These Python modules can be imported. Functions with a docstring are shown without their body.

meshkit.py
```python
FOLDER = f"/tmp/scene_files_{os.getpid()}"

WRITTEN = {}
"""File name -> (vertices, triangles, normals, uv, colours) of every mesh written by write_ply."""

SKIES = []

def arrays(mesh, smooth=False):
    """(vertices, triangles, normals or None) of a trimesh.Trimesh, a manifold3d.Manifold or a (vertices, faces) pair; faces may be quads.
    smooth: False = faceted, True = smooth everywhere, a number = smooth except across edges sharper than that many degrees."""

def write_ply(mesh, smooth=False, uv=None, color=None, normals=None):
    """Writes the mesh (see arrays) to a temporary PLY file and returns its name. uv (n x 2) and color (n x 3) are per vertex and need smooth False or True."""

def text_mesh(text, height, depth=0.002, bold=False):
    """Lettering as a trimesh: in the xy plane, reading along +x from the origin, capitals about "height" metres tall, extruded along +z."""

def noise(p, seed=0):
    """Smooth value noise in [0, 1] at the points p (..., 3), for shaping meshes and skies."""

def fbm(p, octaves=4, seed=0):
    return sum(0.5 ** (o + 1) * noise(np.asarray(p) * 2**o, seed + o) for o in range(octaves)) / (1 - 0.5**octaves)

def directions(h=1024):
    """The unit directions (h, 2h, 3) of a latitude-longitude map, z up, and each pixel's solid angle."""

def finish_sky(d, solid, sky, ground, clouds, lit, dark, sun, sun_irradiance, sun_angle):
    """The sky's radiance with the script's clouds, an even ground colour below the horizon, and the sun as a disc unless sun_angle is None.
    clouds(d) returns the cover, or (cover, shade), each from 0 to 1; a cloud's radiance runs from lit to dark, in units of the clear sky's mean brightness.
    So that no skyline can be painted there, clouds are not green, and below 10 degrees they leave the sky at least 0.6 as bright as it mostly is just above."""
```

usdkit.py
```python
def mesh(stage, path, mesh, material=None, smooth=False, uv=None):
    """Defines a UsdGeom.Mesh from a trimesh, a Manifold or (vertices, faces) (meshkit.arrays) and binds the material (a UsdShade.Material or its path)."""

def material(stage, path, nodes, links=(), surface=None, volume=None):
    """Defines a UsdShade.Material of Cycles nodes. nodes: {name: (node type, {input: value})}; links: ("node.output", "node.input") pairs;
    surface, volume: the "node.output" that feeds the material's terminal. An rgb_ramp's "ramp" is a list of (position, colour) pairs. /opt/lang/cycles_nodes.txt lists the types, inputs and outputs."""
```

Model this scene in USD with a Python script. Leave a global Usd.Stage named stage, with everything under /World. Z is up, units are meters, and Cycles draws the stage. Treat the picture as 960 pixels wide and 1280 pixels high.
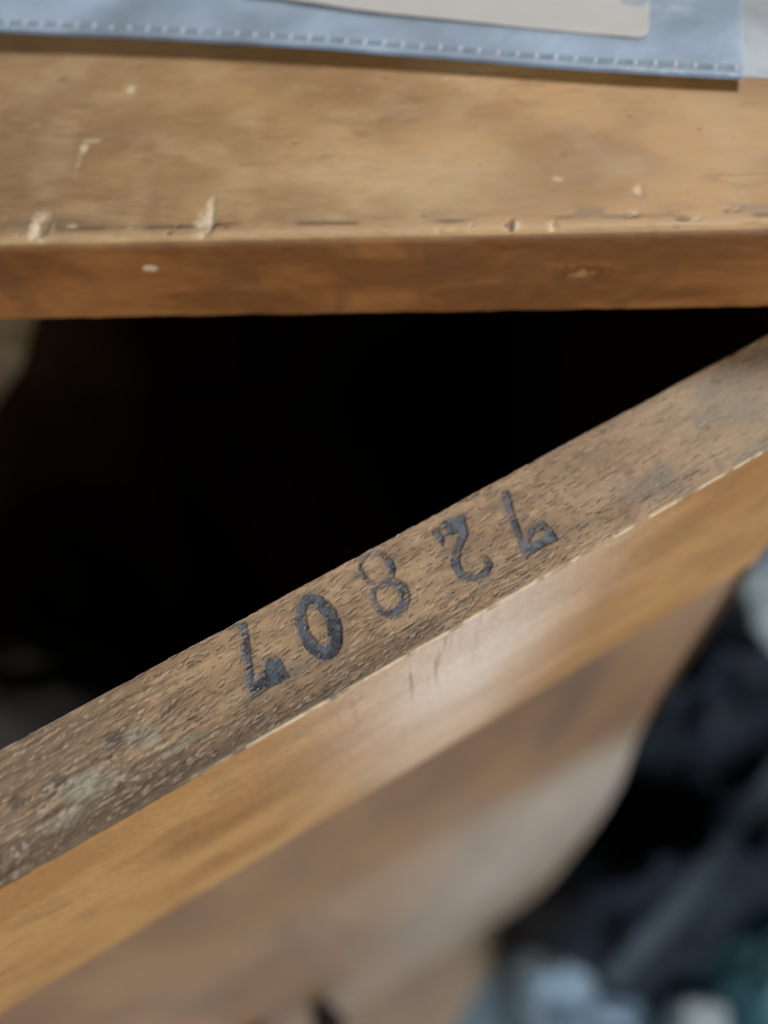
import math
import numpy as np, trimesh, shapely, usdkit, meshkit
from shapely.geometry import LineString, Polygon
from pxr import Usd, UsdGeom, UsdLux, Gf, Sdf, Vt

stage = Usd.Stage.CreateInMemory()
UsdGeom.SetStageUpAxis(stage, 'Z')
UsdGeom.Xform.Define(stage, '/World')
rng = np.random.default_rng(72807)
T = Sdf.ValueTypeNames

# ------------------------------------------------------------------ camera, light, exposure
def frame_xform(prim, right, up, back, eye):
    m = Gf.Matrix4d(*[float(x) for row in ((*right, 0), (*up, 0), (*back, 0), (*eye, 1)) for x in row])
    UsdGeom.Xformable(prim).AddTransformOp().Set(m)

cam = UsdGeom.Camera.Define(stage, '/World/camera')
cam.CreateHorizontalApertureAttr(24.0)
cam.CreateFocalLengthAttr(29.56)
cam.CreateFStopAttr(6.1)
cam.CreateFocusDistanceAttr(0.1215)
cam.CreateClippingRangeAttr(Gf.Vec2f(0.004, 50))
cam.CreateExposureAttr(0.0)
frame_xform(cam, (0.99823874, 0.02383774, -0.05432473), (0.00441938, 0.8832942, 0.46879828),
            (0.05915981, -0.46821269, 0.88163314), (0.00769078, -0.06086765, 0.11461231))

def area_light(name, eye, target, w, h, intensity, color):
    eye, target = np.array(eye, float), np.array(target, float)
    back = (eye - target) / np.linalg.norm(eye - target)
    right = np.cross((0, 0, 1.0), back); right /= np.linalg.norm(right)
    up = np.cross(back, right)
    l = UsdLux.RectLight.Define(stage, '/World/' + name)
    l.CreateWidthAttr(w); l.CreateHeightAttr(h); l.CreateIntensityAttr(intensity)
    l.CreateColorAttr(Gf.Vec3f(*color)); l.CreateNormalizeAttr(True)
    frame_xform(l, right, up, back, eye)

area_light('window_back', (0.55, 1.05, 1.75), (0, 0.03, 0), 0.55, 0.55, 12.0, (1.0, 0.97, 0.93))
area_light('fill_front', (0.75, -1.75, 0.75), (0.03, 0.0, -0.05), 1.3, 1.1, 12.5, (1.0, 0.94, 0.86))  # added front fill; no window is known on this side

# ------------------------------------------------------------------ helpers
used = {}
def numbered(parent, name):
    k = used.get((parent, name), 0); used[(parent, name)] = k + 1
    return f'{parent}/{name}' + (f'_{k:03d}' if k else '')

def tag(prim, label=None, category=None, group=None, kind=None):
    for k, v in (('label', label), ('category', category), ('group', group), ('kind', kind)):
        if v: prim.SetCustomDataByKey(k, v)
    return prim

def thing(name, label, category, group=None, loc=(0, 0, 0)):
    x = UsdGeom.Xform.Define(stage, numbered('/World', name))
    x.AddTranslateOp().Set(Gf.Vec3d(*loc))
    return tag(x.GetPrim(), label, category, group)

def part(name, mesh, mat, parent=None, col=None, smooth=True, label=None, kind=None):
    base = str(parent.GetPath()) if parent is not None else '/World'
    m = usdkit.mesh(stage, numbered(base, name), mesh, mat, smooth=smooth)
    if col is not None:
        UsdGeom.PrimvarsAPI(m).CreatePrimvar('tone', T.Color3fArray, 'vertex').Set(Vt.Vec3fArray.FromNumpy(np.asarray(col, np.float32)))
    return tag(m.GetPrim(), label=label, kind=kind)

def mix(a, b, t):
    t = np.clip(np.asarray(t), 0, 1)[..., None]
    return np.asarray(a) * (1 - t) + np.asarray(b) * t

def sstep(a, b, x):
    t = np.clip((x - a) / (b - a), 0, 1)
    return t * t * (3 - 2 * t)

def fb(x, y, z=0.0, octaves=4, seed=0):
    x, y, z = np.broadcast_arrays(np.asarray(x, float), y, z)
    return meshkit.fbm(np.stack([x, y, z], -1) + 100.0, octaves, seed)

def grid_faces(n, m, closed_m=False):
    i, j = np.meshgrid(np.arange(n - 1), np.arange(m if closed_m else m - 1), indexing='ij')
    k = (j + 1) % m
    q = np.stack([i * m + j, (i + 1) * m + j, (i + 1) * m + k, i * m + k], -1).reshape(-1, 4)
    return np.vstack([q[:, [0, 1, 2]], q[:, [0, 2, 3]]])

def round_profile(corners, steps):
    """corners: (a, b, radius) in order; steps: spacing of the straight edge that follows each corner. Returns points, normals, edge position."""
    c = np.array([x[:2] for x in corners], float); n = len(c); pts = []
    ends = []
    for i in range(n):
        p, q, r = c[i], c[(i + 1) % n], c[i - 1]
        rad = corners[i][2]
        u, v = (r - p) / np.linalg.norm(r - p), (q - p) / np.linalg.norm(q - p)
        t = rad  # for right angles; close enough otherwise
        a, b = p + u * t, p + v * t
        arc = [(1 - w) ** 2 * a + 2 * w * (1 - w) * (p * 0.83 + (a + b) * 0.085) + w * w * b for w in np.linspace(0, 1, 7)]
        ends.append((arc, steps[i]))
    for i, (arc, st) in enumerate(ends):
        nxt = ends[(i + 1) % n][0][0]
        k = max(1, int(np.linalg.norm(nxt - arc[-1]) / st))
        pts += arc[:-1] + [arc[-1] + (nxt - arc[-1]) * w for w in np.linspace(0, 1, k, endpoint=False)]
    pts = np.array(pts)
    tan = np.roll(pts, -1, 0) - np.roll(pts, 1, 0)
    tan /= np.linalg.norm(tan, axis=1, keepdims=True)
    nor = np.stack([tan[:, 1], -tan[:, 0]], 1)
    ctr = pts.mean(0)
    if ((pts - ctr) * nor).sum() < 0: nor = -nor
    return pts, nor

def swept(origin, along, side, up, s, pts, nor, disp):
    """A closed bar: profile pts (side, up) carried along s, displaced along the profile normal."""
    S = s[:, None]; n, m = len(s), len(pts)
    a = pts[None, :, 0] + nor[None, :, 0] * disp
    b = pts[None, :, 1] + nor[None, :, 1] * disp
    V = origin + S[..., None] * along + a[..., None] * side + b[..., None] * up
    F = grid_faces(n, m, True)
    V = V.reshape(-1, 3)
    c0, c1 = V[:m].mean(0), V[-m:].mean(0)
    k = np.arange(m); kk = (k + 1) % m; N = len(V)
    F = np.vstack([F, np.stack([k, kk, np.full(m, N)], 1), np.stack([(n - 1) * m + kk, (n - 1) * m + k, np.full(m, N + 1)], 1)])
    V = np.vstack([V, c0, c1])
    tm = trimesh.Trimesh(V, F, process=False)
    if tm.volume < 0: F = F[:, ::-1]
    return V, F

def add_caps(col):
    n, m, _ = col.shape
    return np.vstack([col.reshape(-1, 3), col[0].mean(0), col[-1].mean(0)])

def mat(name, color=None, rough=0.5, vary=0.0, scale=60, stretch=(1, 1, 1), bump=0.0, tone=False, spec=0.5, coat=0.0, extra=None, detail=6):
    nodes = {'g': ('texture_coordinate', {}), 'm': ('mapping', {'scale': stretch}), 'n': ('noise_texture', {'scale': scale, 'detail': detail, 'roughness': 0.6}),
             'r': ('map_range', {'from_min': 0.25, 'from_max': 0.75, 'to_min': 1 - vary, 'to_max': 1 + vary}),
             'rr': ('map_range', {'from_min': 0.3, 'from_max': 0.7, 'to_min': max(0.02, rough - 0.08), 'to_max': min(1, rough + 0.08)}),
             'p': ('principled_bsdf', {'roughness': rough, 'specular_ior_level': spec, 'coat_weight': coat, 'coat_roughness': 0.25, **(extra or {})}),
             'x': ('mix_color', {'blend_type': 'multiply', 'fac': 1.0, 'a': color or (1, 1, 1), 'use_clamp': False}), 'c': ('combine_color', {})}
    links = [('g.object', 'm.vector'), ('m.vector', 'n.vector'), ('n.fac', 'r.value'), ('n.fac', 'rr.value'), ('rr.result', 'p.roughness'),
             ('r.result', 'c.r'), ('r.result', 'c.g'), ('r.result', 'c.b'), ('c.color', 'x.b'), ('x.result', 'p.base_color')]
    if tone:
        nodes['a'] = ('attribute', {'attribute': 'tone'}); links.append(('a.color', 'x.a'))
    if bump:
        nodes['b'] = ('bump', {'strength': 0.6, 'distance': bump}); links += [('n.fac', 'b.height'), ('b.normal', 'p.normal')]
    return usdkit.material(stage, '/World/Looks/' + name, nodes, links, surface='p.BSDF')

DIR = np.array([0.85475997, 0.5190235, 0.0])          # along the door's top edge
BACK = np.array([-0.5190235, 0.85475997, 0.0])        # across it, away from the viewer
UP = np.array([0, 0, 1.0])
DOOR = np.array([-0.04339045, -0.04909558, 0.0])      # a point of the door's front arris
END = 0.1325                                          # the hinge end, along DIR
FLOOR = -0.72

M = {
    'counter_wood': mat('counter_wood', rough=0.56, vary=0.13, scale=1100, stretch=(0.3, 1, 1), bump=0.00005, tone=True, spec=0.4),
    'door_wood': mat('door_wood', rough=0.62, vary=0.14, scale=900, stretch=(1, 1, 1), bump=0.00003, tone=True, spec=0.35),
    'ink': mat('ink', rough=0.55, vary=0.35, scale=1400, bump=0.00003, tone=True, spec=0.4),
    'sheen_wood': mat('sheen_wood', None, 0.42, 0.12, 40, (1, 1, 0.25), tone=True, coat=0.15),
    'dark_wood': mat('dark_wood', (0.060, 0.034, 0.018), 0.8, 0.3, 30, (1, 1, 0.2), spec=0.1),  # kept very dark: the cavity's shade is partly in this colour
    'bracket_wood': mat('bracket_wood', (0.66, 0.52, 0.32), 0.6, 0.2, 60, (1, 1, 0.3)),
    'black_knob': mat('black_knob', (0.012, 0.012, 0.013), 0.45),
    'carpet': mat('carpet', (0.17, 0.26, 0.35), 0.95, 0.5, 90, bump=0.002, spec=0.1),
    'black_cloth': mat('black_cloth', (0.020, 0.031, 0.052), 0.6, 0.6, 25, bump=0.001, spec=0.2),
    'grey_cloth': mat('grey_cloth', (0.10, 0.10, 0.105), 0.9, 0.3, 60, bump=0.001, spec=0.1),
    'blue_cloth': mat('blue_cloth', (0.28, 0.42, 0.58), 0.8, 0.6, 28, bump=0.001, spec=0.2),
    'card': mat('card', (0.46, 0.38, 0.31), 0.8, 0.12, 30),
    'teal_cloth': mat('teal_cloth', (0.10, 0.25, 0.32), 0.7, 0.7, 24, bump=0.001, spec=0.2),
    'strap': mat('strap', (0.10, 0.155, 0.21), 0.5, 0.3, 60),
    'white_card': mat('white_card', (0.58, 0.74, 0.86), 0.5, 0.08, 40),
    'paper': mat('paper', (0.455, 0.455, 0.455), 0.7, 0.05, 70),
    'weld_ridge': mat('weld_ridge', (0.74, 0.80, 0.86), 0.15, 0.2, 300, extra={'alpha': 0.85}),  # pale ridges, their glints put into the colour
    'weld': mat('weld', (0.26, 0.34, 0.45), 0.25, 0.25, 500, extra={'alpha': 0.7}),
}
def film(name, color, alpha, rough, bump):
    return usdkit.material(stage, '/World/Looks/' + name, {
        'g': ('texture_coordinate', {}), 'n': ('noise_texture', {'scale': 90, 'detail': 5}), 'b': ('bump', {'strength': 0.5, 'distance': bump}),
        't': ('transparent_bsdf', {'color': (0.93, 0.96, 0.98)}),
        'n2': ('noise_texture', {'scale': 55, 'detail': 4}), 'r': ('rgb_ramp', {'ramp': [(0.3, [c * 0.72 for c in color]), (0.7, [min(1, c * 1.22) for c in color])]}),
        'p': ('principled_bsdf', {'roughness': rough, 'specular_ior_level': 0.6}),
        'm': ('mix_closure', {'fac': alpha})},
        [('g.object', 'n2.vector'), ('n2.fac', 'r.fac'), ('r.color', 'p.base_color'), ('g.object', 'n.vector'), ('n.fac', 'b.height'), ('b.normal', 'p.normal'), ('t.BSDF', 'm.closure1'), ('p.BSDF', 'm.closure2')], surface='m.closure')
M['film_back'] = film('film_back', (0.40, 0.53, 0.72), 0.94, 0.3, 0.0012)
M['film_front'] = film('film_front', (0.50, 0.60, 0.72), 0.42, 0.22, 0.002)
M['film_grey'] = film('film_grey', (0.40, 0.46, 0.52), 0.75, 0.35, 0.0006)

# ------------------------------------------------------------------ setting
floor = trimesh.Trimesh([(-3, -3, FLOOR), (3, -3, FLOOR), (3, 3, FLOOR), (-3, 3, FLOOR)], [(0, 1, 2), (0, 2, 3)], process=False)
part('floor', floor, M['carpet'], smooth=False, kind='structure')

def box(lo, hi):
    lo, hi = np.array(lo, float), np.array(hi, float)
    b = trimesh.creation.box(hi - lo); b.apply_translation((lo + hi) / 2)
    return b

# ------------------------------------------------------------------ counter: scarred board on a dark open cabinet
counter = thing('wooden_counter', 'worn golden brown wooden counter with chipped front edge above a dark open cabinet', 'counter')
ZB, ZT, YF = 0.0025, 0.0187, 0.0326
xs = np.concatenate([np.linspace(-0.5, -0.085, 30)[:-1], np.arange(-0.085, 0.085, 0.00033), np.linspace(0.085, 0.4, 26)])
pts, nor = round_profile([(YF, ZB, 0.0005), (YF, ZT, 0.0013), (YF + 0.075, ZT, 0.0001), (0.50, ZT, 0.002), (0.50, ZB, 0.002), (YF + 0.075, ZB, 0.0001)],
                         [0.00033, 0.00033, 0.012, 0.01, 0.03, 0.01])
X, PY, PZ = xs[:, None] * 1000, pts[None, :, 0] * 1000, pts[None, :, 1] * 1000   # mm
Q = np.where(PZ > 18.4, PY - 32.6, PZ - 18.7)          # + on top (mm behind the arris), - on the front face
top = np.broadcast_to(PZ > 18.2, (len(xs), len(pts)))
front = np.broadcast_to((PY < 33.0), top.shape) & ~top
disp = 0.16 * (fb(X / 26, Q / 9, 0, 3, 1) - 0.5) + 0.05 * (fb(X / 4, Q / 1.2, 0, 3, 2) - 0.5)
near = np.exp(-(Q / 1.7) ** 2)
disp -= near * 0.25 * sstep(0.5, 0.85, fb(X / 5, Q / 3, 3, 3, 5))              # nibbled arris
disp -= 0.14 * np.exp(-((Q - 2.6 - 0.7 * (fb(X / 18, 0 * Q, 1, 2, 6) - .5)) / 0.35) ** 2) * sstep(0.40, 0.6, fb(X / 9, 0 * Q, 7, 3, 7))   # a crack along the arris
disp += np.where(PZ < 4.5, 0.25 * (fb(X / 3, 0 * Q, 9, 3, 8) - 0.6), 0) * (PY < 33.2)
base = mix((0.29, 0.158, 0.060), (0.43, 0.255, 0.105), sstep(0.3, 0.7, fb(X / 26 + 3, Q / 16, 0, 3, 11)))
base = mix(base, (0.225, 0.152, 0.090), 0.75 * sstep(12, -60, X) * (0.5 + 0.7 * fb(X / 20, Q / 14, 7, 3, 18)) * (Q > 0))      # greyer at the left
base = mix(base, (0.47, 0.35, 0.20), 0.75 * np.exp(-((X - 0) / 20) ** 2 - ((Q - 9) / 9) ** 2) * fb(X / 7, Q / 6, 2, 3, 12) * 1.5)
base = mix(base, (0.20, 0.115, 0.05), 0.30 * sstep(0.45, 0.85, fb(X / 9, Q / 6, 5, 3, 13)) * (Q > 0))   # blotches of grime
base = mix(base, (0.47, 0.35, 0.20), 0.35 * sstep(0.45, 0.80, fb(X / 7, Q / 6, 8, 3, 14)) * (Q > 0))
base = mix(base, (0.13, 0.08, 0.04), 0.30 * sstep(0.58, 0.80, fb(X / 3.5, Q / 0.9, 15, 3, 19)) * sstep(0.45, 0.6, fb(X / 25, Q / 9, 16, 2, 20)) * (Q > 3))   # short dark grain marks
base = mix(base, (0.14, 0.10, 0.07), 0.5 * np.exp(-((Q - 3.6) / 1.2) ** 2) * sstep(0.42, 0.62, fb(X / 4, Q / 2, 17, 4, 23)) * (0.35 + 0.65 * (np.abs(X) > 25)))   # grime gathered behind the lip
facec = mix((0.165, 0.066, 0.019), (0.26, 0.115, 0.036), sstep(0.35, 0.65, fb(X / 20, PZ / 6, 4, 4, 15)))
facec = mix(facec, (0.13, 0.06, 0.025), 0.5 * sstep(0.55, 0.75, fb(X / 5, PZ / 12, 6, 3, 16)))
col = np.where(front[..., None] & (Q < -0.6)[..., None], facec, base)
wear = np.exp(-((Q - 0.5) / 1.3) ** 2) * (0.35 + 0.9 * fb(X / 5, Q / 2, 4, 4, 17))
col = mix(col, (0.50, 0.36, 0.21), wear * 0.75)
col = mix(col, (0.07, 0.045, 0.03), 0.8 * np.exp(-((Q - 2.7 - 0.7 * (fb(X / 18, 0 * Q, 1, 2, 6) - .5)) / 0.35) ** 2) * sstep(0.36, 0.58, fb(X / 9, 0 * Q, 7, 3, 7)))
def dent(x, q, rx, rq, depth, tone=None, amt=0.8, ring=False, slant=0.0):
    global disp, col
    dx = (X - x) - slant * (Q - q)
    wob = 1.5 * (fb(X / 0.8, Q / 0.8, x, 4, 21) - 0.5)
    r = np.sqrt((dx / rx) ** 2 + ((Q - q) / rq) ** 2) + wob
    k = np.exp(-r ** 4)
    disp = disp - depth * k
    if tone is not None:
        col = mix(col, tone, amt * (np.exp(-((r - 1.0) / 0.35) ** 2) if ring else k))
PALE = (0.58, 0.49, 0.36)
dent(-47.9, 3.0, 1.3, 2.3, 0.55, PALE, 0.45, True)
dent(-47.6, 3.2, 0.55, 1.3, 0.1, (0.22, 0.15, 0.09), 0.6)  # dent's dark shading, put into the colour
dent(-49.0, 2.4, 0.5, 1.6, 0.3, PALE, 0.9)
dent(-24.7, 3.0, 1.3, 2.6, 0.45, PALE, 0.62, slant=0.2)
dent(-24.2, 5.8, 0.5, 2.0, 0.25, PALE, 0.6)
dent(-23.9, 2.6, 0.35, 1.4, 0.4, (0.16, 0.12, 0.08), 0.7)  # shaded side of the chip, put into the colour
dent(-44.6, 18.8, 0.7, 0.9, 0.2, PALE, 0.8)
dent(-43.6, 20.2, 1.3, 0.5, 0.2, PALE, 0.6)
dent(-44.9, 15.6, 0.25, 2.3, 0.12, PALE, 0.35)
dent(-39.6, 31.3, 0.7, 0.9, 0.15, PALE, 0.85)
dent(35.2, 7.4, 0.7, 0.9, 0.15, PALE, 0.7)
dent(27.8, -8.6, 3.0, 1.6, 0.18, (0.12, 0.055, 0.02), 0.8, True)
dent(28.0, -8.4, 1.5, 0.7, -0.1, (0.36, 0.20, 0.09), 0.8)
dent(-33.6, -5.4, 1.0, 0.6, 0.2, PALE, 0.9)
dent(17.4, 1.2, 0.35, 1.2, 0.35, (0.1, 0.06, 0.04), 0.8)
dent(18.2, 1.4, 0.4, 0.9, -0.15, PALE, 0.8)
dent(23.0, 1.0, 0.5, 1.0, 0.3, PALE, 0.8)
for _ in range(40):
    x, q, s = rng.uniform(-60, 62), rng.uniform(0.5, 38), 0.12 + 0.35 * rng.random() ** 2.5
    dent(x, q, s * rng.uniform(1, 2.4), s, 0.05 * s / .3, PALE if rng.random() < 0.4 else (0.09, 0.06, 0.04), rng.uniform(0.3, 0.7))
for _ in range(18):
    x, q, s = rng.uniform(-60, 62), rng.uniform(0.3, 3.6), rng.uniform(0.2, 0.55)
    dent(x, q, s * rng.uniform(0.6, 2.0), s, 0.14, (0.5, 0.40, 0.27) if rng.random() < .5 else (0.1, 0.07, 0.05), rng.uniform(0.25, 0.6))
V, F = swept(np.zeros(3), np.array([1.0, 0, 0]), np.array([0, 1.0, 0]), UP, xs, pts, nor, disp / 1000)
part('top_board', (V, F), M['counter_wood'], counter, col=add_caps(col))
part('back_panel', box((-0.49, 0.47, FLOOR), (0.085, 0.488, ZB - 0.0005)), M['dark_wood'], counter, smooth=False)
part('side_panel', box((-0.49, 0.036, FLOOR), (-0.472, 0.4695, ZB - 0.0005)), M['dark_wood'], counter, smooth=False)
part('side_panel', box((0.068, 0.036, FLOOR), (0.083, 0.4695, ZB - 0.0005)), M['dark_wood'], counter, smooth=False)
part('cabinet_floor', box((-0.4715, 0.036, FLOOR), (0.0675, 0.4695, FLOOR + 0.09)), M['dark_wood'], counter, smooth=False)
br = trimesh.creation.extrude_polygon(Polygon([(-0.47, -0.089), (-0.116, -0.0885), (-0.105, -0.0895), (-0.1035, -0.094), (-0.109, -0.102), (-0.116, -0.110), (-0.122, -0.1173), (-0.130, -0.1281), (-0.15, -0.16), (-0.20, -0.22), (-0.47, -0.24)]).buffer(0.002).buffer(-0.002), 0.018)
br.apply_transform(np.array([[1, 0, 0, -0.005], [0, 0, -1, 0.118], [0, 1, 0, 0], [0, 0, 0, 1.0]]))
part('support_rail', br, M['bracket_wood'], counter, smooth=30, label='pale wooden rail inside the cabinet at the left')

# ------------------------------------------------------------------ cabinet door, standing ajar, with the number stamped upside down on its top edge
door = thing('cabinet_door', 'wooden cabinet door standing ajar, number 72807 stamped in blue on its top edge', 'door')
TH = 15.6
ss = np.concatenate([np.linspace(-0.13, -0.010, 40)[:-1], np.arange(-0.010, END, 0.00013)])
pts, nor = round_profile([(0, -0.0590, 0.0004), (0, 0, 0.00045), (TH / 1000, 0, 0.0004), (TH / 1000, -0.0590, 0.001)], [0.0004, 0.00013, 0.004, 0.004])
S, TT, ZZ = ss[:, None] * 1000, pts[None, :, 0] * 1000, pts[None, :, 1] * 1000
on_top = np.broadcast_to((ZZ > -0.5), (len(ss), len(pts)))
on_front = np.broadcast_to((TT < 0.5) & (ZZ <= -0.02), on_top.shape)
topw = np.where(on_top, sstep(-0.3, 0.05, TT) * sstep(TH + .3, TH - .1, TT), 0.0)
jag = 0.12 * (fb(S / 1.6, 0 * TT, 2, 3, 31) - 0.5)
h = 0.10 * (fb(S / 9, TT / 4, 0, 3, 32) - 0.5) + 0.05 * (fb(S / 1.5, TT / 0.6, 1, 3, 33) - 0.5)

# pores: short slanted dashes with a raised flake on one side
rough = np.zeros_like(h); flake = np.zeros_like(h); pit = np.zeros_like(h)
tcols = np.where(on_top[0])[0]; tvals = pts[tcols, 0] * 1000
def dash(s0, t0, ln, wd, dep, ang, lip):
    i0, i1 = np.searchsorted(ss * 1000, (s0 - ln - .4, s0 + ln + .4))
    jj = tcols[np.abs(tvals - t0) < ln * abs(math.sin(ang)) + 5 * wd + .2]
    if i1 <= i0 or not len(jj): return
    du, dv = S[i0:i1] - s0, TT[:, jj] - t0
    u = du * math.cos(ang) + dv * math.sin(ang); v = -du * math.sin(ang) + dv * math.cos(ang)
    v = v + 0.05 * np.sin(u * 5 + s0 * 7)
    win = sstep(ln, ln * 0.55, np.abs(u))
    sl = np.ix_(range(i0, i1), jj)
    p = win * np.exp(-(v / wd) ** 2)
    pit[sl] = np.maximum(pit[sl], p * min(1, dep / .08))
    f = win * np.exp(-((v - 1.9 * wd) / (1.2 * wd)) ** 2)
    flake[sl] = np.maximum(flake[sl], f * lip)
    h[sl] += -dep * p + 0.9 * lip * dep * f
t = 0.3; row = 0
while t < TH - 0.1:
    s = -10 + (row % 2) * 0.9
    while s < END * 1000:
        dens = fb(s / 14, t / 6, 3, 2, 41)
        rightish = sstep(78, 105, s)
        if rng.random() < (0.92 - 0.45 * rightish) * (0.7 + 0.6 * dens):
            leftish = sstep(34, 16, s)
            k = min(1.8, rng.lognormal(-0.1, 0.4))
            dash(s + rng.normal(0, 0.35), t + rng.normal(0, 0.2), (0.72 + 0.35 * leftish) * k * (1 + .3 * rightish), rng.uniform(0.085, 0.14) * (1 + 0.25 * leftish),
                 rng.uniform(0.06, 0.135) * (1 - 0.5 * rightish) * (1 - 0.55 * leftish), math.radians(rng.normal(5, 6)), rng.uniform(0.3, 1.15))
        s += rng.uniform(1.25, 2.2)
    t += 0.74; row += 1
for _ in range(900):                                      # fine hair pores between them
    dash(rng.uniform(-8, 132), rng.uniform(0.3, 15.2), rng.uniform(0.15, 0.5), rng.uniform(0.05, 0.08), rng.uniform(0.02, 0.06), math.radians(rng.normal(2, 6)), rng.uniform(0, 0.5))
for _ in range(170):                                      # long open grain and splits near the front arris
    s0 = rng.uniform(-8, 78) if rng.random() < 0.85 else rng.uniform(78, 132)
    t0 = abs(rng.normal(0, 2.3)) + 0.35 if s0 > 30 else rng.uniform(0.4, 9)
    dash(s0, t0, rng.uniform(1.0, 3.2), rng.uniform(0.07, 0.15), rng.uniform(0.04, 0.11), math.radians(rng.normal(2, 3)), rng.uniform(0.2, 0.9))
for _ in range(44):                                       # torn chips towards the left end
    dash(rng.uniform(-8, 27), rng.uniform(1, 10), rng.uniform(0.8, 2.2), rng.uniform(0.25, 0.5), rng.uniform(0.08, 0.2), math.radians(rng.normal(6, 8)), rng.uniform(0.5, 1.3))

# the stamped digits (outlines in mm along and across the edge)
def stroke(points, widths):
    out = []
    for (a, b, wa, wb) in zip(points[:-1], points[1:], widths[:-1], widths[1:]):
        for k in range(7):
            w = k / 6
            out.append(shapely.Point(a[0] + (b[0] - a[0]) * w, a[1] + (b[1] - a[1]) * w).buffer((wa + (wb - wa) * w) / 2))
    u = shapely.unary_union([g for g in out])
    return shapely.unary_union([u] + [LineString([a, b]).buffer(min(wa, wb) / 2) for a, b, wa, wb in zip(points[:-1], points[1:], widths[:-1], widths[1:])])
def loop(points, widths):
    p = np.array(points); n = len(p); tt = np.linspace(0, n, 8 * n, endpoint=False)
    i = tt.astype(int); f = (tt - i)[:, None]
    P0, P1, P2, P3 = p[(i - 1) % n], p[i % n], p[(i + 1) % n], p[(i + 2) % n]
    c = 0.5 * (2 * P1 + (P2 - P0) * f + (2 * P0 - 5 * P1 + 4 * P2 - P3) * f ** 2 + (3 * P1 - P0 - 3 * P2 + P3) * f ** 3)
    w = np.array(widths); w = w[i % n] * (1 - f[:, 0]) + w[(i + 1) % n] * f[:, 0]
    c, w = np.vstack([c, c[:1]]), np.append(w, w[0])
    return stroke([tuple(x) for x in c], list(w))
SEVEN_A = shapely.unary_union([stroke([(38.44, 14.6), (37.57, 11.92), (36.41, 8.49), (35.5, 5.9)], [1.25, 1.35, 1.1, 0.9]),
    Polygon([(35.08, 6.35), (36.13, 6.97), (37.64, 7.44), (39.27, 8.78), (40.14, 8.78), (40.51, 7.81), (40.41, 5.3), (38.75, 5.4), (37.01, 5.31), (35.06, 5.23)]).buffer(0.15)])
ZERO = Polygon([(46.15, 4.62), (45.33, 5.0), (44.66, 5.8), (44.21, 6.93), (44.02, 8.3), (44.12, 9.77), (44.5, 11.21), (45.12, 12.48), (45.93, 13.44), (46.85, 13.99), (47.79, 14.08), (48.64, 13.68), (49.33, 12.85), (49.77, 11.66), (49.93, 10.25), (49.8, 8.76), (49.4, 7.33), (48.76, 6.1), (47.95, 5.2), (47.05, 4.69)],
    [[(46.42, 6.91), (46.1, 7.1), (45.86, 7.56), (45.73, 8.23), (45.7, 9.05), (45.8, 9.94), (46.0, 10.82), (46.3, 11.6), (46.65, 12.2), (47.04, 12.56), (47.41, 12.64), (47.74, 12.44), (47.98, 11.97), (48.12, 11.28), (48.13, 10.44), (48.03, 9.54), (47.82, 8.67), (47.52, 7.91), (47.17, 7.32), (46.79, 6.98)]])
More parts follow.
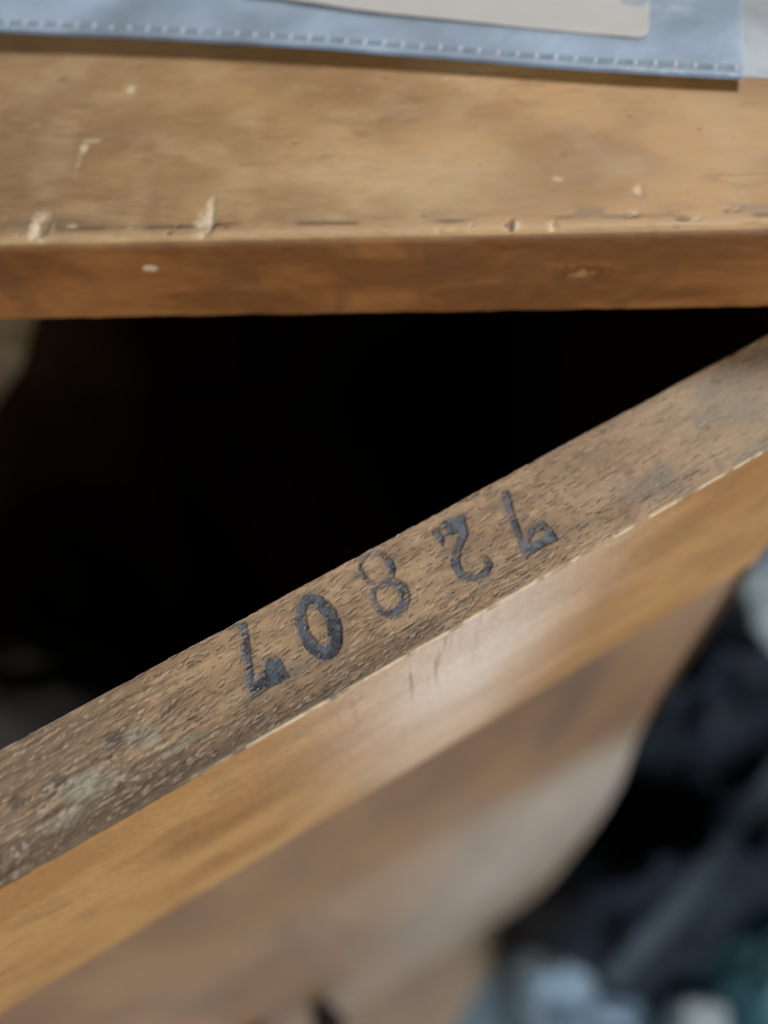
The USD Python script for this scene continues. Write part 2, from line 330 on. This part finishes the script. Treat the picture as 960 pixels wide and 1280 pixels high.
EIGHT = shapely.unary_union([loop([(56.06, 14.5), (58.02, 14.9), (59.1, 13.9), (59.2, 11.87), (58.07, 10.3), (56.2, 10.6), (55.4, 12.65)], [0.65, 0.65, 1.0, 1.2, 1.0, 0.7, 0.65]),
    loop([(54.8, 8.9), (54.95, 6.92), (56.25, 5.9), (58.2, 6.5), (58.9, 8.69), (57.75, 10.1), (55.8, 10.2)], [0.9, 0.9, 1.1, 1.35, 1.45, 1.25, 0.8])])
TWO = shapely.unary_union([stroke([(71.1, 12.9), (70.04, 10.84), (67.9, 9.3), (66.65, 7.52), (66.6, 6.0), (67.74, 4.8), (69.4, 4.5), (70.5, 5.24), (70.6, 6.3)], [1.0, 1.2, 1.25, 1.2, 1.05, 0.9, 0.95, 1.1, 0.9]),
    Polygon([(66.55, 13.44), (69.1, 13.96), (70.85, 13.67), (71.63, 13.06), (70.3, 11.06), (68.49, 11.74), (67.61, 11.85), (66.62, 10.55), (66.58, 12.05)]).difference(shapely.Point(67.9, 12.6).buffer(0.45))])
SEVEN_B = shapely.unary_union([stroke([(78.26, 13.1), (77.23, 10.44), (76.25, 6.76), (75.44, 4.12)], [1.15, 1.1, 0.95, 0.7]),
    Polygon([(75.34, 4.7), (76.4, 6.0), (77.95, 6.9), (79.6, 7.2), (80.14, 7.15), (80.64, 5.4), (80.46, 3.6), (77.5, 3.64), (75.16, 3.5)]).difference(Polygon([(77.2, 5.3), (78.8, 6.2), (79.6, 5.6), (78.2, 4.9)]).buffer(0.12))])
ink_sets = [(SEVEN_A, 0.85, None), (ZERO, 1.0, None), (EIGHT, 0.74, 'faintly inked stamped digit'), (TWO, 0.9, None), (SEVEN_B, 0.85, None)]
ink_amount = np.zeros_like(h); smear = np.zeros_like(h); sd_all = []
for g, amt, _ in ink_sets:
    x0, y0, x1, y1 = g.bounds
    i0, i1 = np.searchsorted(ss * 1000, (x0 - 2, x1 + 2))
    jj = tcols[(tvals > y0 - 2) & (tvals < y1 + 2)]
    pp = shapely.points(np.broadcast_to(S[i0:i1], (i1 - i0, len(jj))).ravel(), np.broadcast_to(TT[:, jj], (i1 - i0, len(jj))).ravel())
    shapely.prepare(g); b = g.boundary
    sd = shapely.distance(b, pp) * np.where(shapely.contains(g, pp), -1, 1)
    sd = sd.reshape(i1 - i0, len(jj))
    sl = np.ix_(range(i0, i1), jj)
    sd = sd + 0.28 * (fb(S[i0:i1] / 0.55, TT[:, jj] / 0.4, 5, 3, 51) - 0.5)
    k = sstep(0.10, -0.24, sd)
    h[sl] = h[sl] * (1 - 0.35 * k) - 0.20 * k * (0.6 + 0.4 * amt) + 0.03 * np.exp(-((sd - 0.22) / 0.16) ** 2)
    patchy = fb(S[i0:i1] / 1.3, TT[:, jj] / 1.0, 6, 4, 52)
    ink_amount[sl] = np.maximum(ink_amount[sl], 0.7 * sstep(0.22, -0.12, sd) * np.clip(amt * (0.55 + 0.9 * patchy), 0, 1))
    smear[sl] = np.maximum(smear[sl], np.exp(-(np.maximum(sd, 0) / 0.7) ** 2) * amt)
    sd_all.append((i0, i1, jj, sd))
disp = np.where(on_top, h * topw, 0.0)
# rail's front face: planed, nearly flat, with fine vertical scuffs
disp = np.where(on_front, 0.10 * (fb(S / 30, ZZ / 20, 0, 3, 61) - 0.5) + 0.02 * (fb(S / 1.3, ZZ / 9, 0, 3, 62) - 0.5), disp)
edge_d = np.where(on_top, TT, -ZZ)
disp = disp - np.exp(-(edge_d / 0.55) ** 2) * np.where(TT < 3, 1, 0) * (0.16 * sstep(0.42, 0.75, fb(S / 2.2, 0 * TT, 4, 4, 63)) + jag * 0.6)
disp = disp - np.exp(-((TH - TT) / 0.4) ** 2) * on_top * (0.10 * sstep(0.5, 0.8, fb(S / 2.0, 0 * TT, 8, 4, 64)))

n1, n2, n3 = fb(S / 10, TT / 3, 0, 4, 71), fb(S / 2.2, TT / 0.9, 1, 4, 72), fb(S / 30, TT / 12, 2, 3, 73)
tc = mix((0.265, 0.172, 0.100), (0.365, 0.248, 0.150), sstep(0.3, 0.7, n1))
tc = mix(tc, (0.175, 0.118, 0.072), 0.6 * sstep(0.5, 0.75, n2))
tc = mix(tc, (0.175, 0.132, 0.092), 0.65 * sstep(32, 8, S))
longg = fb(S / 7, TT / 0.32, 13, 4, 88)
tc = mix(tc, (0.10, 0.072, 0.05), 0.75 * sstep(0.52, 0.68, longg) * np.clip(sstep(40, 18, S) * 0.7 + sstep(6, 2, TT) * sstep(85, 65, S), 0, 1))
tc = mix(tc, (0.12, 0.088, 0.06), 0.22 * sstep(0.55, 0.7, longg))
tc = mix(tc, (0.115, 0.085, 0.062), 0.75 * sstep(40, 24, S) * sstep(6.5, 1.5, TT) * (0.4 + n1))
tc = mix(tc, (0.11, 0.076, 0.05), 0.8 * sstep(4.5, 0.8, TT) * sstep(70, 50, S) * (0.4 + n1))          # darker, dirty along the front
tc = mix(tc, (0.165, 0.140, 0.115), 0.75 * sstep(82, 100, S) * sstep(0.42, 0.6, fb(S / 8, TT / 4, 3, 4, 74)))
tc = mix(tc, (0.31, 0.25, 0.175), 0.45 * sstep(90, 118, S))
for (s0, t0, a, b, am) in ((13.3, 5.9, 3.2, 1.8, .85), (21.5, 7.8, 2.0, 1.5, .75), (9.0, 3.4, 3.0, 1.0, .5), (26, 4.5, 2.6, .7, .4)):   # pale grey-green patches
    r = ((S - s0 + 0.6 * (TT - t0)) / a) ** 2 + ((TT - t0) / b) ** 2 + 1.4 * (fb(S / 1.2, TT / .6, s0, 3, 75) - .5)
    tc = mix(tc, (0.30, 0.29, 0.235), am * np.exp(-r ** 2) * (r > -5))
for (s0, t0, a, b) in ((9.5, 8.0, 1.8, 0.7), (18.0, 9.2, 1.3, 1.0), (5.0, 8.2, 0.9, 0.8)):
    r = ((S - s0) / a) ** 2 + ((TT - t0) / b) ** 2 + 1.2 * (fb(S / 1.0, TT / .6, s0, 3, 76) - .5)
    tc = mix(tc, (0.055, 0.05, 0.045), 0.75 * np.exp(-np.clip(r, 0, 9) ** 2))
cellx = (S - 0.6 * TT) / 1.5 + 0.5 * np.floor(TT / 0.74)
cell = np.modf(np.abs(np.sin(np.floor(cellx + 0.5 * (fb(S / 2, TT, 4, 2, 86) - .5)) * 12.9898 + np.floor(TT / 0.74 + 0.4 * (fb(S / 1.2, TT, 5, 2, 87) - .5)) * 78.233) * 43758.5453))[0]
tc = tc * (1 + (0.24 * (cell - 0.5) * sstep(100, 75, S))[..., None])
tc = mix(tc, (0.05, 0.04, 0.032), (0.30 + 0.55 * sstep(0.35, 0.65, fb(S / 2.5, TT / 1.2, 19, 3, 89))) * pit * sstep(-10, 30, S))
tc = mix(tc, (0.50, 0.42, 0.32), 0.5 * np.clip(flake * sstep(0.35, 0.75, fb(S / 0.7, TT / 0.4, 7, 2, 77)), 0, 1))  # bright flake highlights put into the colour
tc = mix(tc, (0.085, 0.08, 0.075), 0.45 * smear * sstep(0.3, 0.65, fb(S / 2.5, TT / 1.5, 5, 3, 78)))
r = ((S - 42) / 5.5) ** 2 + ((TT - 5.4) / 1.3) ** 2
tc = mix(tc, (0.10, 0.10, 0.105), 0.6 * np.exp(-r) * n1 * 1.5)
ink_col = mix((0.016, 0.022, 0.032), (0.074, 0.090, 0.118), sstep(0.3, 0.7, fb(S / 0.9, TT / 0.9, 9, 4, 79)))
tc = mix(tc, ink_col, ink_amount * (1 - 0.5 * flake))
fs, fz = S, ZZ
f1, f2 = fb(fs / 22, fz / 9, 0, 4, 81), fb(fs / 1.1, fz / 14, 3, 3, 82)
fc = mix((0.40, 0.208, 0.070), (0.50, 0.285, 0.110), sstep(0.3, 0.7, f1))
fc = mix(fc, (0.30, 0.17, 0.065), 0.5 * sstep(0.5, 0.78, fb(fs / 9, fz / 6, 5, 4, 83)))
fc = mix(fc, (0.80, 0.70, 0.63), 0.95 * np.exp(-((fs - 66 - 0.10 * fz) / 19) ** 2) * (0.45 + 0.55 * sstep(-58, -12, fz)) * (0.55 + 0.7 * f1))      # soft white highlight painted into the lacquer's colour
fc = mix(fc, (0.27, 0.17, 0.09), 0.55 * sstep(0.60, 0.8, f2) * np.exp(-((fs - 56) / 11) ** 2) * sstep(-30, -3, fz))                  # scratches
for (s0, z0, a, b) in ((17.5, -24, 5, 3.5), (26, -27, 6, 3)):
    fc = mix(fc, (0.22, 0.11, 0.04), 0.55 * np.exp(-((fs - s0) / a) ** 2 - ((fz - z0) / b) ** 2) * (0.5 + f1))
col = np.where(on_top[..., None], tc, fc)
bare_glint = np.exp(-(edge_d / 0.24) ** 2) * (TT < 3) * (0.25 + 0.75 * sstep(0.30, 0.55, fb(S / 2.6, 0 * TT, 4, 4, 84))) * sstep(20, 40, S)
col = mix(col, (0.74, 0.62, 0.46), 0.9 * bare_glint)  # bare arris wood, plus the light it catches put into the colour
bare_glint2 = np.exp(-((TH - TT) / 0.3) ** 2) * on_top * sstep(0.45, 0.7, fb(S / 2.0, 0 * TT, 8, 4, 85))
col = mix(col, (0.42, 0.35, 0.28), 0.5 * bare_glint2)
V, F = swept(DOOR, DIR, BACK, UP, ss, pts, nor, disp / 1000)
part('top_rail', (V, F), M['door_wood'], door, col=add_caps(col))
# each inked digit: a thin skin of ink lying in its stamped hollow
m_ = len(pts); G = V[:len(ss) * m_].reshape(len(ss), m_, 3)
for (g, amt, lab), (i0, i1, jj, sd) in zip(ink_sets, sd_all):
    q = (sd + 0.9 * (0.50 - amt * fb(S[i0:i1] / 1.3, TT[:, jj] / 1.0, 6, 4, 52)) + 0.65 * (fb(S[i0:i1] / 0.42, TT[:, jj] / 0.30, 6, 3, 53) - 0.43) + 0.5 * flake[i0:i1][:, jj]) < 0.0
    sub = G[i0:i1][:, jj] + UP * 0.000012
    cell = q[:-1, :-1] & q[1:, :-1] & q[1:, 1:] & q[:-1, 1:]
    a, b = np.where(cell); mm = len(jj)
    quad = np.stack([a * mm + b, (a + 1) * mm + b, (a + 1) * mm + b + 1, a * mm + b + 1], 1)
    fz_ = np.vstack([quad[:, [0, 1, 2]], quad[:, [0, 2, 3]]])
    vv, cc = sub.reshape(-1, 3), ink_col[i0:i1][:, jj].reshape(-1, 3) * (1.0 if amt > 0.7 else 1.5)
    keep, inv = np.unique(fz_, return_inverse=True)
    vv, cc, fz_ = vv[keep], cc[keep], inv.reshape(-1, 3)
    e = np.cross(vv[fz_[:, 1]] - vv[fz_[:, 0]], vv[fz_[:, 2]] - vv[fz_[:, 0]])
    if e[:, 2].sum() < 0: fz_ = fz_[:, ::-1]
    part('stamped_digit', (vv, fz_), M['ink'], door, col=cc, label=lab)

# below the rail: panel, flared moulding, lower panel, knobs
def sheen_board(name, profile, back=0.014):
    profile = [profile[0], (profile[0][0], profile[0][1] - 0.0002)] + profile[1:-1] + [(profile[-1][0], profile[-1][1] + 0.0002), profile[-1]]
    p = [(-n_, z) for n_, z in profile] + [(back, profile[-1][1]), (back, profile[0][1])]
    p = np.array(p); sa = np.linspace(-0.13, END, 70)
    tn = np.roll(p, -1, 0) - np.roll(p, 1, 0); nr = np.stack([tn[:, 1], -tn[:, 0]], 1)
    V, F = swept(DOOR, DIR, BACK, UP, sa, p, nr, np.zeros((len(sa), len(p))))
    a, z = sa[:, None] * 1000, p[None, :, 1] * 1000
    g1, g2 = fb(a / 40, z / 70, 1, 4, 301), fb(a / 16, z / 90, 2, 4, 302)
    c = mix((0.265, 0.145, 0.072), (0.365, 0.215, 0.108), sstep(0.3, 0.7, g1))
    c = mix(c, (0.16, 0.10, 0.072), 0.6 * sstep(0.5, 0.75, g2))
    gr = sstep(-126 - 0.34 * np.clip(a - 42, -60, 95), -182 - 0.34 * np.clip(a - 42, -60, 95), z + 14 * (g2 - .5)) * (0.25 + 0.75 * sstep(-25, 70, a))    # pale grey sheen lower down, painted into the wood's colour
    c = mix(c, mix((0.43, 0.36, 0.29), (0.54, 0.485, 0.435), g1), gr * 0.92 * (0.35 + 0.65 * sstep(20, 110, a - 0.35 * (z + 190))))
    c = mix(c, (0.42, 0.33, 0.25), 0.75 * sstep(-260, -400, z))
    part(name, (V, F), M['sheen_wood'], door, col=add_caps(c), smooth=40 if False else True)
out = lambda z: float(np.interp(-z, [0.0595, 0.15, 0.19, 0.215, 0.24, 0.28, 0.33, 0.5, 0.68], [-0.0015, -0.0012, 0.0008, 0.0033, 0.0056, 0.0072, 0.0079, 0.0079, 0.0040]))
sheen_board('upper_panel', [(out(z), z) for z in np.linspace(-0.0595, -0.1495, 26)])
sheen_board('flared_moulding', [(out(z), z) for z in np.linspace(-0.150, -0.3195, 40)])
sheen_board('lower_panel', [(out(z), z) for z in np.linspace(-0.320, -0.68, 30)])
for s, z in ((-0.0026, -0.300), (-0.0235, -0.268)):
    prof = np.array([(0, -0.004), (0.0040, -0.004), (0.0040, 0.0), (0.0034, 0.003), (0.0052, 0.006), (0.0066, 0.010), (0.0062, 0.013), (0.004, 0.0152), (0, 0.0158)])
    k = trimesh.creation.revolve(prof, sections=28)
    k.apply_transform(np.column_stack([np.append(DIR, 0), (0, 0, 1, 0), np.append(-BACK, 0), np.append(DOOR + DIR * s - BACK * (0.0075 if z < -0.26 else 0.0062) + UP * z, 1)]))
    part('knob', k, M['black_knob'], door, smooth=40)

# ------------------------------------------------------------------ plastic sleeves on the counter
ex, ey = np.array([-110, -61.6, -45.8, -30.4, -10.3, 9.2, 25.7, 39.5, 52.2, 110]), np.array([80.6, 75.4, 73.8, 72.0, 69.4, 66.4, 63.7, 61.8, 60.3, 52.5])
def edge_y(x): return np.interp(x, ex, ey)
fx = np.linspace(-110, 51.9, 260)
# smooth the traced edge
ys = np.convolve(np.pad(edge_y(fx), 12, mode='edge'), np.ones(25) / 25, 'valid')
ys = np.where((fx > -104) & (fx < 44), ys, edge_y(fx))
lift = lambda x, w: (2.3 - 0.0105 * (np.clip(x, -90, 60) + 61)) * np.exp(-w / 18) + 0.30 * (fb(x / 10, w / 6, 0, 4, 91) - 0.5) + 0.05
def sheet(x, y0, w, z_add, thick):
    X_, W_ = np.meshgrid(x, w, indexing='ij')
    P = np.stack([X_ + 0.15 * W_, y0[:, None] + W_, ZT * 1000 + z_add + lift(X_, W_)], -1) / 1000
    n, m = P.shape[:2]
    P2 = P - np.array([0, 0, thick / 1000])
    f = grid_faces(n, m); N = n * m
    idx = np.arange(N).reshape(n, m)
    rim = np.concatenate([idx[:-1, 0], idx[-1, :-1], idx[:0:-1, -1], idx[0, :0:-1]]); nx = np.roll(rim, -1)
    F_ = np.vstack([f, f[:, ::-1] + N, np.stack([rim, nx, nx + N], 1)[:, ::-1], np.stack([rim, nx + N, rim + N], 1)[:, ::-1]])
    t = trimesh.Trimesh(np.vstack([P.reshape(-1, 3), P2.reshape(-1, 3)]), F_, process=False)
    if t.volume < 0: t.invert()
    return t
sleeve = thing('plastic_sleeve', 'bluish clear plastic sleeve with welded edge and grey paper inside, on the counter', 'plastic sleeve')
wd = np.concatenate([np.linspace(0, 6, 16), np.linspace(7, 45, 18)])
part('back_film', sheet(fx, ys, wd, 0.10, 0.06), M['film_back'], sleeve)
m1 = (fx > -24) & (fx < 39.6)
iy = np.interp(fx[m1], [-24, -18.9, -5.85, 9.3, 26.3, 39], [83.5, 82.4, 78.6, 75.5, 72.1, 69.8])
ix = fx[m1]
iy = iy + 1.3 * sstep(37.6, 39.6, ix) ** 2
part('paper_insert', sheet(ix, iy, np.linspace(0, 36, 22), 0.32, 0.12), M['paper'], sleeve)
ys2 = ys + 0.0
part('front_film', sheet(fx, ys2, wd, 0.55, 0.06), M['film_front'], sleeve)
mseam = fx < 53.0
seam = part('welded_edge', sheet(fx[mseam], ys[mseam] + 0.05, np.linspace(0, 3.6, 9), 0.66, 0.07), M['film_front'], sleeve)
x = -72.0; k = 0
while x < 48.6:
    y0 = float(np.interp(x + 1.1, fx, ys)); sl = float(np.interp(x + 2, fx, ys) - np.interp(x, fx, ys)) / 2
    z0 = ZT * 1000 + 0.70 + float(lift(np.array(x + 1.1), np.array(1.6)))
    b = trimesh.creation.box((2.15, 0.95, 0.10))
    b.vertices[:, 0] += 0.25 * b.vertices[:, 1]
    r_ = trimesh.creation.cylinder(0.17, rng.uniform(0.7, 1.2), sections=8); r_.vertices = r_.vertices[:, [0, 2, 1]] * (1, 1, 0.8); r_.invert()
    r_.apply_translation((1.45 + rng.normal(0, .07), 0.1 + rng.normal(0, .12), 0.05))
    ang = math.atan(sl)
    R_ = np.array([[math.cos(ang), -math.sin(ang), 0], [math.sin(ang), math.cos(ang), 0], [0, 0, 1]])
    for nm, b_, mt in (('weld_mark', b, 'weld'), ('weld_ridge', r_, 'weld_ridge')):
        b_.vertices = (b_.vertices @ R_.T + np.array([x + 1.1, y0 + 1.7, z0])) / 1000
        part(nm, b_, M[mt], seam, smooth=30)
    x += 2.87; k += 1
sl2 = thing('plastic_sheet', 'flat greyish clear plastic sheet reaching out from under the right end of the bluish sleeve', 'plastic sheet')
gx = np.linspace(50.5, 125, 60)
P = sheet(gx, 62.5 - 0.17 * (gx - 53), np.linspace(0, 45, 12), 0.0, 0.05)
v = P.vertices.copy(); kk = np.where(v[:, 2] * 1000 > ZT * 1000 - 0.5)
lf = np.concatenate([lift(*np.meshgrid(gx, np.linspace(0, 45, 12), indexing='ij')).ravel()] * 2)
v[:, 2] -= (lf - 0.06) / 1000
P.vertices = v
part('film', P, M['film_grey'], sl2)

# ------------------------------------------------------------------ out-of-focus things on the floor
def heap(cx, cy, z0, rx, ry, hgt, rot, seed, n=70, wrinkle=0.35, power=2.0):
    u, v_ = np.meshgrid(np.linspace(0, 1, n), np.linspace(0, 2 * math.pi, 2 * n, endpoint=False), indexing='ij')
    rr = 1 + 0.22 * (fb(np.cos(v_) * 2, np.sin(v_) * 2, 0, 3, seed) - 0.5)
    px, py = u * rr * np.cos(v_) * rx, u * rr * np.sin(v_) * ry
    z = hgt * (1 - u ** (2 * power)) ** 0.6 * (1 + wrinkle * (2 * fb(px * 22, py * 22, 1, 4, seed + 1) - 1)) + 0.012 * (fb(px * 60, py * 60, 2, 3, seed + 2) - .5) * (u < .98)
    z = np.maximum(z, 0.0005)
    c, s_ = math.cos(rot), math.sin(rot)
    P = np.stack([cx + px * c - py * s_, cy + px * s_ + py * c, z0 + z], -1)
    V = np.vstack([P.reshape(-1, 3), [[cx, cy, z0]]])
    F = grid_faces(n, 2 * n, True)
    k = np.arange(2 * n) + (n - 1) * 2 * n
    F = np.vstack([F, np.stack([k, np.roll(k, -1), np.full(2 * n, n * 2 * n)], 1)])
    t = trimesh.Trimesh(V, F, process=False)
    if t.volume < 0: t.invert()
    return t
def single(name, mesh, mt, label, category, smooth=True):
    p = part(name, mesh, M[mt], smooth=smooth); tag(p, label, category); return p

cd = trimesh.creation.extrude_polygon(Polygon([(0.083, 0.024), (0.018, -0.067), (-0.01, -0.106), (-0.36, -0.16), (-0.42, 0.0), (0.0, 0.03)]), 0.003)
cd.apply_translation((0, 0, FLOOR + 0.0008))
single('cardboard_sheet', cd, 'card', 'tan cardboard sheet lying on the floor under the cabinet door, blurred', 'cardboard', 30)
bag = heap(0.178, 0.092, FLOOR + 0.0005, 0.105, 0.165, 0.19, -0.55, 201)
single('black_bag', bag, 'black_cloth', 'slumped black cloth bag on the floor beside the cabinet door, blurred', 'bag')
single('blue_garment', heap(0.106, -0.052, FLOOR + 0.001, 0.052, 0.058, 0.11, 0.3, 221, wrinkle=0.55), 'blue_cloth', 'crumpled pale blue garment on the floor at the foot of the door, blurred', 'garment')
single('teal_garment', heap(0.285, 0.0, FLOOR + 0.0015, 0.085, 0.13, 0.12, -0.5, 241, wrinkle=0.5), 'teal_cloth', 'crumpled dark teal garment on the floor right of the grey strap, blurred', 'garment')
def rounded_box(w, d_, h_, r=0.006):
    import manifold3d as m3
    s = m3.Manifold.sphere(r, 16)
    parts_ = [s.translate((x, y, z)) for x in (-w / 2 + r, w / 2 - r) for y in (-d_ / 2 + r, d_ / 2 - r) for z in (r, h_ - r)]
    mm = m3.Manifold.batch_hull(parts_).to_mesh()
    return trimesh.Trimesh(mm.vert_properties[:, :3], mm.tri_verts, process=False)
def place(m, x, y, z, rot):
    m.apply_transform(trimesh.transformations.rotation_matrix(rot, (0, 0, 1))); m.apply_translation((x, y, z)); return m
single('white_box', place(rounded_box(0.030, 0.055, 0.13), 0.176, -0.074, FLOOR + 0.001, -0.1), 'white_card', 'small pale blue-white box on the floor beside the blue garment, blurred', 'box', 40)
single('white_packet', place(rounded_box(0.09, 0.045, 0.16), 0.282, 0.235, FLOOR + 0.001, 0.25), 'white_card', 'pale packet on the floor behind the black bag, blurred', 'packet', 40)
# strap lying over the bag's right side
a, b = np.array([0.236, 0.094]), np.array([0.112, -0.040])
w_ = np.linspace(0, 1, 40); cl = a + (b - a) * w_[:, None]
bv = bag.vertices
zc = np.array([bv[(np.hypot(bv[:, 0] - x_, bv[:, 1] - y_) < 0.016), 2].max(initial=FLOOR + 0.01) for x_, y_ in cl]) + 0.003
zc = np.convolve(np.pad(zc, 4, mode='edge'), np.ones(9) / 9, 'valid') + 0.003
nn = np.array([-(b - a)[1], (b - a)[0]]); nn /= np.linalg.norm(nn)
loops = []
for c_, z in zip(cl, zc):
    for o, dz in ((-0.0055, 0), (0.0055, 0.002), (0.0055, -0.001), (-0.0055, -0.003)):
        loops.append((*(c_ + nn * o), z + dz))
F = np.vstack([grid_faces(40, 4, True), [(0, 1, 2), (0, 2, 3), (156, 158, 157), (156, 159, 158)]])
st_ = trimesh.Trimesh(loops, F, process=False); st_.fix_normals()
single('bag_strap', st_, 'strap', 'grey webbing strap running diagonally along the right side of the black bag, blurred', 'strap', 40)
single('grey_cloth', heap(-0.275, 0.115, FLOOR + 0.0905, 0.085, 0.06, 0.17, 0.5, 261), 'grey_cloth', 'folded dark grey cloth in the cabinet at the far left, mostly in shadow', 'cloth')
